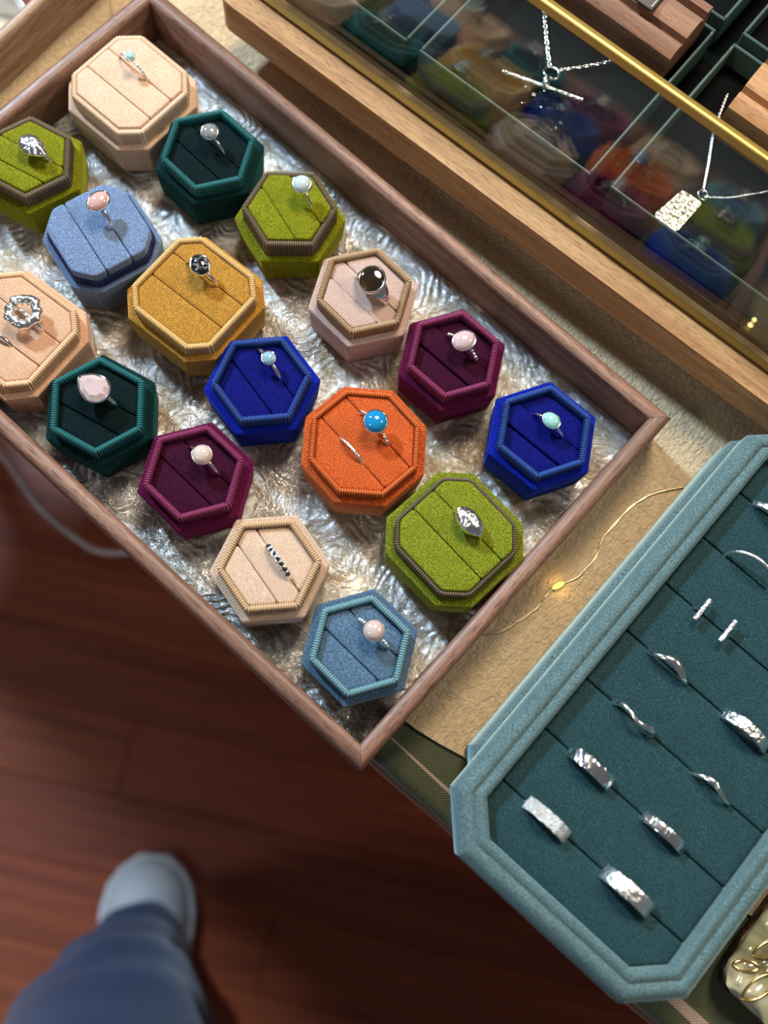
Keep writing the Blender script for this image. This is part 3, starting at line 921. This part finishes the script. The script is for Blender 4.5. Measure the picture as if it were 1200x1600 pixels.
band_ring('frosted flat silver band, the lowest left ring in the teal box', 0, .0708, 9.0, 3.4, 5.2, 1.5, 'hammer', silver('frosted', 0.35, 0.9, 1500), seed=2)
band_ring('wide planished silver band, nearest the bottom corner of the teal box', 0, .1087, 9.8, 3.0, 6.0, 1.7, 'hammer', silver('planished', 0.32, 0.5, 500), seed=3)
band_ring('wide silver band with diagonal ridges, second row of the teal box', 1, .0714, 9.0, 3.6, 5.4, 1.7, 'twist', S_, seed=4)
band_ring('narrow silver band with bark-like cross ribs, second row of the teal box', 1, .1060, 9.2, 4.0, 4.2, 1.5, 'bark', S_, seed=5)
band_ring('thick wavy silver ring, third row of the teal box on the left', 2, .0725, 9.0, 3.6, 2.6, 2.0, 'wavy', S_, seed=6)
band_ring('slim wavy silver ring, third row of the teal box on the right', 2, .1102, 9.0, 4.6, 2.0, 1.7, 'wavy', S_, seed=9)
band_ring('thick wavy silver ring, fourth row of the teal box on the left', 3, .0703, 8.8, 3.6, 2.8, 2.0, 'wavy', S_, seed=7)
band_ring('chunky textured silver band at the right edge, fourth row of the teal box', 3, .1072, 9.4, 3.4, 4.6, 1.9, 'hammer', silver('molten', 0.2, 0.9, 500), seed=8)
t = tealring('open_ring', 'open silver ring ending in two small cross bars in the teal box', sl(4), .0725, 8.6, 3.0)
m = MB(); m.tube([(8.9 * MM * math.sin(a), 0, 8.9 * MM * math.cos(a)) for a in [0.78 + (2 * PI - 1.56) * k / 48 for k in range(49)]], 0.0008, 8); m.build('band', S_, t, sharp=60)
for s in (-1, 1):
    m = MB(); x = s * 8.9 * MM * math.sin(0.78); z = 8.9 * MM * math.cos(0.78) + 0.0006
    m.tube([(x, -0.0052, z), (x, 0.0052, z)], 0.0011, 8); m.build('cross_bar', SR, t, sharp=50)
band_ring('large thin silver ring leaning in its slot, near the right edge of the teal box', 5, .0712, 10.0, 0.5, 1.6, 1.5, 'plain', ST, seed=1, lean=-0.35)
band_ring('silver ring cropped by the right edge of the photo, farthest row of the teal box', 6, .0655, 9.0, 3.2, 2.6, 1.5, 'hammer', ST, seed=12)

# ------------------------------------------------------------------ display case
CA = math.radians(-26.5); CX = Vector((math.cos(CA), math.sin(CA))); CN = Vector((-CX.y, CX.x))
CO = (-0.259, 0.2345)                # case origin: left end of the front rail, in (along, back) coordinates
cp = CX * CO[0] + CN * CO[1]


def cl(u, v): return (u - CO[0], v - CO[1])


OAK = wood('oak', (152, 100, 58), (208, 160, 106), 1.0, 0.42, 1.3)
BRASS = NT('brass'); _b = BRASS.bsdf((0.80, 0.54, 0.14, 1), 0.42, 1.0); BRASS = BRASS.done(_b.outputs[0])
BRASS_D = plain('aged_brass', (104, 80, 40), 0.5, 1.0)
BLACKV = velvet('black', (6, 8, 10), (40, 44, 48), rib=0.05, sheen=0.02)


def build_case():
    t = thing('display_case', 'oak and brass display case with a glass front, standing behind the big tray', 'display case', (cp.x, cp.y, CLOTH), CA)
    Lc = 0.62; Dc = 0.30
    # front rail with a rounded outer corner
    def rail(name, x0, x1, y0, y1, cut_corner):
        m = MB(); P = [(x0, y0), (x1, y0), (x1, y1), (x0, y1)]
        P = [Vector(p) for p in P]; n = len(P); out = []
        for i, p in enumerate(P):
            if i == cut_corner:
                r = 0.007
                for k in range(6):
                    a = PI + PI / 2 * k / 5; out.append(Vector((p.x + r + r * math.cos(a), p.y + r + r * math.sin(a))))
            else: out.append(p)
        m.loft([at(out, 0.0182), at(out, 0.0352), at([q + (Vector(((x0 + x1) / 2, (y0 + y1) / 2)) - q).normalized() * 0.0008 for q in out], 0.0360)], True, True, True)
        return m.build(name, OAK, t, sharp=40)
    rail('front_rail', 0, Lc, 0, 0.0186, 0)
    m = MB(); m.box(0, Dc - 0.0232, -0.0220, 0, 0.0182, 0.0358); o = m.build('side_rail', OAK, t, sharp=40); o.rotation_euler = (0, 0, PI / 2); o.location = (0, 0.0232, 0)
    bevel_box('base_board', 0.0222, Lc, 0.0188, Dc, 0.0185, 0.0335, plain('dark_board', (30, 24, 20), 0.7), t, 0.0005, 1)
    bevel_box('lining', 0.0224, Lc, 0.0190, Dc, 0.0336, 0.0372, BLACKV, t, 0.0005, 1)
    for (u, v) in ((0.0905, 0.008), (0.50, 0.008), (0.0905, 0.25), (0.50, 0.25)):
        bevel_box('foot', u, u + 0.018, v, v + 0.018, 0.0004, 0.0180, OAK, t, 0.001, 1)
    # brass channel and glass front
    bevel_box('brass_channel', 0.004, Lc, 0.0112, 0.0150, 0.0362, 0.0378, BRASS_D, t, 0.0004, 2)
    # the glass leans back from the rail
    lean = math.radians(-19.0)
    g = bevel_box('glass_pane', 0.006, Lc, -0.0014, 0.0014, 0, 0.0690, clear_glass('pane'), t, 0.0002, 1)
    g.location = (0, 0.0167, 0.0366); g.rotation_euler = (lean, 0, 0)
    g = bevel_box('brass_top_bar', 0.006, Lc, -0.0021, 0.0021, 0.0692, 0.0734, BRASS, t, 0.0008, 2)
    g.location = (0, 0.0167, 0.0366); g.rotation_euler = (lean, 0, 0)
    for x in (0.0010, Lc + 0.0002):
        g = bevel_box('brass_corner_post', x, x + 0.0048, -0.0022, 0.0022, 0, 0.0734, BRASS, t, 0.0008, 2)
        g.location = (0, 0.0167, 0.0366); g.rotation_euler = (lean, 0, 0)


build_case()
EDGEG = plain('grey_green_leatherette', (66, 88, 84), 0.4)


def insert_tray(label, u0, u1, v0, v1, h=0.0175):
    a = cl(u0, v0); b = cl(u1, v1); p = cp + CX * a[0] + CN * a[1]
    t = thing('jewellery_tray', label, 'tray', (p.x, p.y, CLOTH + 0.0373), CA, 'dark lined trays inside the display case')
    w, d = u1 - u0, v1 - v0; k = 0.0014
    bevel_box('wall', 0, w, 0, k, 0, h, EDGEG, t, 0.0005, 1); bevel_box('wall', 0, w, d - k, d, 0, h, EDGEG, t, 0.0005, 1)
    bevel_box('wall', 0, k, k, d - k, 0, h, EDGEG, t, 0.0005, 1); bevel_box('wall', w - k, w, k, d - k, 0, h, EDGEG, t, 0.0005, 1)
    bevel_box('velvet_floor', k, w - k, k, d - k, 0.0003, 0.0060, BLACKV, t, 0.0004, 1)
    return t


insert_tray('dark lined tray at the left end inside the display case', -.2340, -.1700, .2600, .3570)
insert_tray('dark lined tray holding the toggle necklace inside the display case', -.1632, -.0708, .2600, .3565)
insert_tray('dark lined tray holding the tag necklace inside the display case', -.0612, .0420, .2612, .3565)
insert_tray('dark lined tray behind the walnut block inside the display case', -.1632, -.0708, .3630, .4600)
insert_tray('dark lined tray at the top right corner inside the display case', -.0612, .0420, .3630, .4600)
TZ = CLOTH + 0.0373 + 0.0060        # velvet floor in the trays


def display_block(label, u0, u1, v0, v1, mat, name='wooden_display_block'):
    a = cl(u0, v0); p = cp + CX * a[0] + CN * a[1]
    t = thing(name, label, 'display block', (p.x, p.y, TZ + 0.0002), CA)
    w, d = u1 - u0, v1 - v0
    prof = [(0, 0), (0, 0.014), (0.0012, 0.0180), (0.005, 0.0202), (0.0085, 0.0205), (0.0092, 0.0188), (0.0110, 0.0185), (0.0120, 0.0212), (0.016, 0.0226), (d * 0.75, 0.0230), (d * 0.78, 0.0205), (d * 0.84, 0.0202), (d * 0.87, 0.0235), (d, 0.0235), (d, 0)]
    m = MB(); m.loft([[(x, y, z) for y, z in prof] for x in (0, w * 0.33, w * 0.66, w)], True, True, True)
    m.build('block', mat, t, sharp=38); return t


display_block('grooved walnut display block in the tray with the toggle necklace', -.1560, -.0762, .3225, .3535, wood('walnut_block', (104, 66, 44), (150, 104, 74), 0.8, 0.5))
display_block('grooved light oak display block at the right edge inside the display case', -.0440, .0300, .3200, .3535, wood('oak_block', (160, 108, 64), (200, 150, 100), 0.8, 0.5))
a = cl(-.1060, .3330); p = cp + CX * a[0] + CN * a[1]
t = thing('name_plate', 'small dark plate with a silver rim resting on the walnut block', 'plate', (p.x, p.y, TZ + 0.0236), CA)
bevel_box('plate', 0, 0.011, 0, 0.0125, 0, 0.0012, plain('dark_plate', (34, 32, 34), 0.4), t, 0.0003, 1)
m = MB(); m.box(0.0095, 0.0102, 0.001, 0.0115, 0.00122, 0.0016); m.build('rim', S_, t)


def chain(pts, mat, parent, link=0.0019, wire=0.00042, name='chain', figaro=False):
    P = [Vector(p) for p in pts]; L = [0]
    for i in range(len(P) - 1): L.append(L[-1] + (P[i + 1] - P[i]).length)

    def pos(s):
        for i in range(len(P) - 1):
            if s <= L[i + 1] or i == len(P) - 2:
                return P[i].lerp(P[i + 1], (s - L[i]) / (L[i + 1] - L[i])), (P[i + 1] - P[i]).normalized()
    m = MB(); s = 0; k = 0
    while s < L[-1]:
        lk = link * (2.0 if figaro and k % 4 == 3 else 1.0)
        c, tg = pos(s + lk * 0.5)
        side = tg.cross(Vector((0, 0, 1))).normalized(); upv = side.cross(tg)
        if k % 2: side, upv = upv, side
        side = (side + upv * 0.35).normalized(); nrm = tg.cross(side)
        rings = []
        for i in range(12):
            th = 2 * PI * i / 12; d = tg * (math.cos(th) * lk * 0.62) + side * (math.sin(th) * link * 0.42); dn = d.normalized()
            rings.append([c + d + dn * (wire * math.cos(2 * PI * j / 5)) + nrm * (wire * math.sin(2 * PI * j / 5)) for j in range(5)])
        m.loft(rings, True, loop=True)
        s += lk * 0.88; k += 1
    return m.build(name, mat, parent, sharp=80)


def cpt(u, v, z=0.0):
    q = CX * u + CN * v; return Vector((q.x, q.y, TZ + z))


def build_necklaces():
    o = cpt(-.1157, .2964); t = thing('toggle_necklace', 'silver chain necklace with a toggle bar and a black stone in the case', 'necklace', o)

    def rel(u, v, z): return tuple(cpt(u, v, z) - o)
    chain([rel(-.1187, .2990, .0020), rel(-.1256, .3068, .0016), rel(-.1323, .3144, .0016), rel(-.1388, .3222, .0016), rel(-.1480, .3220, .0016)], S_, t, figaro=True)
    chain([rel(-.1143, .3000, .0020), rel(-.1083, .3071, .0020), rel(-.1019, .3154, .0022), rel(-.0980, .3205, .0030), rel(-.0900, .3212, .0020), rel(-.0832, .3215, .0016)], S_, t, figaro=True)
    m = MB(); m.torus(rel(-.1157, .2964, .0022), .0036, .0008, (0.1, 0.2, 1), 28, 8); m.build('toggle_ring', S_, t, sharp=80)
    m = MB(); A = Vector(rel(-.1324, .2821, .0028)); B = Vector(rel(-.0969, .2939, .0028))
    m.tube([A, A.lerp(B, .3), A.lerp(B, .6), B], .00105, 10); m.build('toggle_bar', SR, t, sharp=40)
    m = MB()
    for k in (0.0, 0.0012): m.torus(rel(-.1146 + k, .2905 - k, .0030), .0024, .0006, CX.to_3d() + Vector((0, 0, 0.3)), 20, 8)
    m.build('bail', S_, t, sharp=80)
    # cushion cut stone
    m = MB(); c = Vector(rel(-.1139, .2797, 0.0004)); P = round_poly(cut_square(.0048, .0018), .0008, 1)
    m.loft([[c + Vector((q.x * k, q.y * k, z)) for q in P] for k, z in ((0.5, 0), (1, .0022), (1, .0026), (0.7, .0046), (0.18, .0056))], True, True, True)
    m.build('stone', gem('jet', (10, 10, 12), 0.03, 0, 0), t, smooth=False)
    for s in ((1, 1), (1, -1), (-1, 1), (-1, -1)):
        m = MB(); m.ball(c + Vector((s[0] * .0042, s[1] * .0042, .0036)), .0007, 8, 6); m.build('prong', S_, t, sharp=80)
    o = cpt(-.0297, .2913); t = thing('tag_necklace', 'fine silver chain necklace with a rectangular textured tag in the case', 'necklace', o)

    def rel(u, v, z): return tuple(cpt(u, v, z) - o)
    bz = [rel(-.0305, .2926, .0018), rel(-.0363, .3055, .0016), rel(-.0428, .3185, .0016), rel(-.0470, .3306, .0016), rel(-.0499, .3408, .0016)]
    chain(bz, S_, t, link=0.0011, wire=0.0003)
    chain([rel(-.0285, .2911, .0018), rel(-.0202, .2978, .0016), rel(-.0147, .3047, .0016), rel(-.0091, .3117, .0016), rel(-.0045, .3180, .0016)], S_, t, link=0.0011, wire=0.0003)
    m = MB(); m.torus(rel(-.0297, .2913, .0020), .0024, .00045, (0.3, 0, 1), 20, 6); m.build('jump_ring', S_, t, sharp=80)
    pts = [Vector(rel(-.0407, .2686, 0)).xy, Vector(rel(-.0280, .2687, 0)).xy, Vector(rel(-.0272, .2885, 0)).xy, Vector(rel(-.0380, .2878, 0)).xy]
    P = round_poly([Vector(q) for q in pts], .0022, 4); m = MB()
    m.loft([at(P, .0006), at(P, .0017), at(offset_poly(P, .0002), .0019)], True, True, True)
    m.build('tag', silver('tag', 0.26, 1.0, 420, (0.78, 0.74, 0.62)), t, sharp=40)


build_necklaces()

# ------------------------------------------------------------------ string lights on the cloth


def build_string():
    o = Vector((0.0799, 0.1012, CLOTH))
    t = thing('string_light', 'fine wire string light with tiny glowing bulbs lying on the cream sheet', 'string light', o)
    P = [(0.1400, 0.1625), (0.1331, 0.1601), (0.1140, 0.1513), (0.1065, 0.1441), (0.0972, 0.1300), (0.0936, 0.1174), (0.0881, 0.1074), (0.0799, 0.1012), (0.0749, 0.0943), (0.0684, 0.0843), (0.0523, 0.0736), (0.0200, 0.0700), (-0.0049, 0.0814),
         (-0.06, 0.13), (-0.10, 0.20), (-0.14, 0.29), (-0.172, 0.318), (-0.1810, 0.3270), (-0.19, 0.345)]
    # Catmull-Rom
    pts = []
    for i in range(len(P) - 1):
        p0, p1, p2, p3 = (Vector(P[max(0, min(len(P) - 1, j))]) for j in (i - 1, i, i + 1, i + 2))
        for k in range(6):
            s = k / 6; q = 0.5 * ((2 * p1) + (p2 - p0) * s + (2 * p0 - 5 * p1 + 4 * p2 - p3) * s * s + (3 * p1 - p0 - 3 * p2 + p3) * s ** 3)
            pts.append(q)
    W = NT('copper_wire'); b = W.bsdf((0.75, 0.62, 0.40, 1), 0.3, 1.0); W = W.done(b.outputs[0])
    for off in (0.0, 0.0005):
        m = MB(); m.tube([(q.x - o.x + off * math.sin(i * 0.9), q.y - o.y + off * math.cos(i * 0.7), 0.0004 + off * 0.5) for i, q in enumerate(pts)], 0.00030, 6)
        m.build('wire', W, t, sharp=80)
    E = NT('bulb_glow'); e = E.n('Emission'); e.inputs[0].default_value = (1.0, 0.74, 0.16, 1); e.inputs[1].default_value = 1.5; E = E.done(e.outputs[0])
    RES = plain('bulb_resin', (236, 214, 130), 0.1)
    for (x, y, tx, ty, br, bl) in ((0.0799, 0.1012, 0.007, 0.006, 0.0012, 0.0068), (-0.0049, 0.0814, 0.01, -0.004, 0.0009, 0.0056)):
        d = Vector((tx, ty)).normalized(); m = MB(); rings = []
        for k in range(1, 10):
            s = k / 10; r = br * math.sin(PI * s) ** 0.6; c = Vector((x, y)) - o.xy + d * (s - 0.5) * bl
            n = Vector((-d.y, d.x))
            rings.append([(c.x + n.x * r * math.cos(a), c.y + n.y * r * math.cos(a), br + 0.0002 + r * math.sin(a)) for a in [2 * PI * j / 10 for j in range(10)]])
        m.loft(rings, True, True, True); m.build('bulb', E, t, sharp=80)
        L = bpy.data.lights.new('bulb_light', 'POINT'); L.energy = 0.0012; L.color = (1.0, 0.66, 0.22); L.shadow_soft_size = 0.001
        lo = bpy.data.objects.new('bulb_light', L); COL.objects.link(lo); lo.parent = t; lo.location = (x - o.x, y - o.y, 0.0038)


build_string()

# ------------------------------------------------------------------ glazed dish at the bottom right


def build_dish():
    c = AX * 0.1972 - BX * 0.0787; ang = TA
    t = thing('glazed_dish', 'glossy green-white ceramic dish with raised gold lines at the bottom right corner', 'dish', (c.x, c.y, CLOTH), ang)
    base = [Vector(p) for p in ((-0.036, -0.032), (0.05, -0.032), (0.05, 0.05), (-0.036, 0.05))]
    rnd = random.Random(4)

    def R(d, z, jit=0.0):
        P = round_poly(offset_poly(base, d * MM), 9 * MM, 8); P, _ = resample(P, 72)
        return [(p.x + jit * math.sin(i * 1.7), p.y + jit * math.cos(i * 1.3), z + jit * math.sin(i * 0.9)) for i, p in enumerate(P)]
    G = NT('celadon_glaze'); v = G.coord('Object'); n = G.noise(v, 45, 2, 0.5, 0.6)
    col = G.ramp(n, [(0.30, rgba((96, 92, 66))), (0.48, rgba((150, 152, 120))), (0.62, rgba((196, 196, 172)))])
    b = G.bump(G.noise(v, 75, 1.5, 0.4, 0.8), 1.0, 0.007)
    GM = G.done(G.bsdf(col, 0.06, normal=b, Coat_Weight=1.0, Coat_Roughness=0.03).outputs[0])
    K = NT('burnt_clay'); v = K.coord('Object'); col = K.ramp(K.noise(v, 220, 4), [(0.45, rgba((26, 22, 20))), (0.75, rgba((104, 62, 34)))])
    KM = K.done(K.bsdf(col, 0.45).outputs[0])
    m = MB(); m.loft([R(5, 0.0006), R(1.5, 0.0010), R(0, 0.006, 0.0005), R(0.5, 0.0098, 0.0006), R(1.2, 0.0100, 0.0003), R(2.2, 0.0090)], True, True, True); m.build('rim', KM, t, sharp=60)
    m = MB(); m.loft([R(0.9, 0.0095), R(0.8, 0.0127, 0.0005), R(5, 0.0136), R(10, 0.0132), R(18, 0.0118), R(26, 0.0112)], True, True, True); m.build('glazed_face', GM, t, sharp=80)
    GOLD = NT('gold'); bb = GOLD.bsdf((0.85, 0.62, 0.24, 1), 0.15, 1.0); GOLD = GOLD.done(bb.outputs[0])
    for (x, y, a, l, w) in ((-0.0215, -0.0225, 1.25, 0.017, 0.0062), (-0.0255, -0.0075, 1.0, 0.018, 0.006), (-0.0300, -0.0200, 0.6, 0.010, 0.004), (-0.018, 0.012, 1.2, 0.024, 0.008), (0.006, -0.008, 0.4, 0.022, 0.007), (-0.003, 0.022, 2.0, 0.022, 0.008), (0.018, 0.010, 1.5, 0.02, 0.007), (0.0, -0.024, 2.6, 0.016, 0.005)):
        P = rot2(outline('marquise', l / 2, w / 2, 30), a); m = MB()
        loop = [Vector((p.x + x, p.y + y, 0.0137)) for p in P]; rings = []
        for i, p in enumerate(loop):
            tg = (loop[(i + 1) % 30] - loop[i - 1]).normalized(); sd = tg.cross(Vector((0, 0, 1)))
            rings.append([p + sd * (0.0006 * math.cos(q)) + Vector((0, 0, 0.0006 * math.sin(q))) for q in [2 * PI * j / 6 for j in range(6)]])
        m.loft(rings, True, loop=True); m.build('gold_line', GOLD, t, sharp=80)


build_dish()

# ------------------------------------------------------------------ hanging cable in front of the dark floor
m = MB(); P = [(-0.42, 0.25, 0.36), (-0.35, 0.215, 0.40), (-0.300, 0.185, 0.44), (-0.262, 0.154, 0.45), (-0.231, 0.138, 0.44), (-0.200, 0.128, 0.46), (-0.16, 0.135, 0.50), (-0.10, 0.17, 0.62), (-0.08, 0.20, 0.757)]
pts = []
for i in range(len(P) - 1):
    p0, p1, p2, p3 = (Vector(P[max(0, min(len(P) - 1, j))]) for j in (i - 1, i, i + 1, i + 2))
    for k in range(8):
        s = k / 8; pts.append(0.5 * ((2 * p1) + (p2 - p0) * s + (2 * p0 - 5 * p1 + 4 * p2 - p3) * s * s + (3 * p1 - p0 - 3 * p2 + p3) * s ** 3))
m.tube(pts, 0.0028, 8)
o = m.build('power_cable', plain('clear_cable', (190, 180, 180), 0.15), None, sharp=80)
tag(o, 'thin pale cable looping below the left rail of the tray, out of focus', 'cable')

# ------------------------------------------------------------------ the person's leg and shoe


def build_person():
    base = Vector((-0.150, -0.25, 0))
    t = thing('person', 'person in wide dark blue jeans and a pale shoe, only one leg in view', 'person', base)
    J = NT('denim'); v = J.coord('Object'); c = J.mix(J.noise(v, 14, 3), rgba((8, 20, 46)), rgba((30, 58, 104)))
    b = J.bump(J.noise(v, 900, 2), 0.4, 0.0006); J = J.done(J.bsdf(c, 0.85, normal=b, Sheen_Weight=0.2).outputs[0])
    secs = [(0.045, -0.150, -0.262, 0.058, 0.100), (0.09, -0.147, -0.255, 0.064, 0.092), (0.16, -0.140, -0.252, 0.072, 0.086), (0.25, -0.126, -0.252, 0.086, 0.087), (0.35, -0.112, -0.264, 0.096, 0.088), (0.48, -0.104, -0.29, 0.100, 0.090), (0.62, -0.104, -0.34, 0.092, 0.090), (0.78, -0.104, -0.42, 0.098, 0.096), (0.92, -0.106, -0.50, 0.104, 0.102)]
    m = MB(); rings = []
    for si in range((len(secs) - 1) * 5 + 1):
        i, f = divmod(si, 5); A = secs[min(i, len(secs) - 1)]; B = secs[min(i + 1, len(secs) - 1)]; s = f / 5
        z, x, y, hx, hy = (A[k] * (1 - s) + B[k] * s for k in range(5))
        fold = max(0, 1 - z / 0.5)
        rings.append([(x - base.x + hx * math.cos(a) * (1 + fold * 0.12 * math.sin(5 * a + z * 45)), y - base.y + hy * math.sin(a) * (1 + fold * 0.06 * math.sin(4 * a - z * 70)), z + fold * 0.006 * math.sin(3 * a + 1)) for a in [2 * PI * k / 40 for k in range(40)]])
    m.loft(rings, True, True, True); m.build('jeans', J, t, sharp=80)
    # shoe: toe towards +y, slightly left
    m = MB(); rings = []; d = Vector((-0.16, 1.0, 0)).normalized(); n = Vector((d.y, -d.x, 0))
    heel = Vector((-0.121, -0.385, 0)) - base
    prof = [(0.0, 0.012, 0.05), (0.01, 0.026, 0.075), (0.04, 0.034, 0.095), (0.09, 0.037, 0.095), (0.14, 0.041, 0.080), (0.18, 0.046, 0.066), (0.215, 0.047, 0.058), (0.24, 0.042, 0.050), (0.258, 0.030, 0.040), (0.268, 0.012, 0.028)]
    for (s, w, h) in prof:
        c = heel + d * s
        rings.append([tuple(c + n * (w * math.copysign(abs(math.cos(a)) ** 0.8, math.cos(a))) + Vector((0, 0, 0.018 + (h - 0.018) * math.sin(a)))) for a in [PI * k / 16 for k in range(17)]])
    m.loft(rings, True, True, True); sh = m.build('shoe', plain('pale_canvas', (190, 190, 192), 0.6), t, sharp=60)
    m = MB(); out = []
    for (s, w, h) in prof: out.append(heel + d * s + n * (w + 0.004))
    for (s, w, h) in reversed(prof): out.append(heel + d * s - n * (w + 0.004))
    out[len(prof) - 1] += d * 0.004; out[len(prof)] += d * 0.004
    m.loft([[(p.x, p.y, 0.0005) for p in out], [(p.x, p.y, 0.024) for p in out]], True, True, True); m.build('sole', plain('white_rubber', (204, 204, 206), 0.5), sh, sharp=50)


build_person()
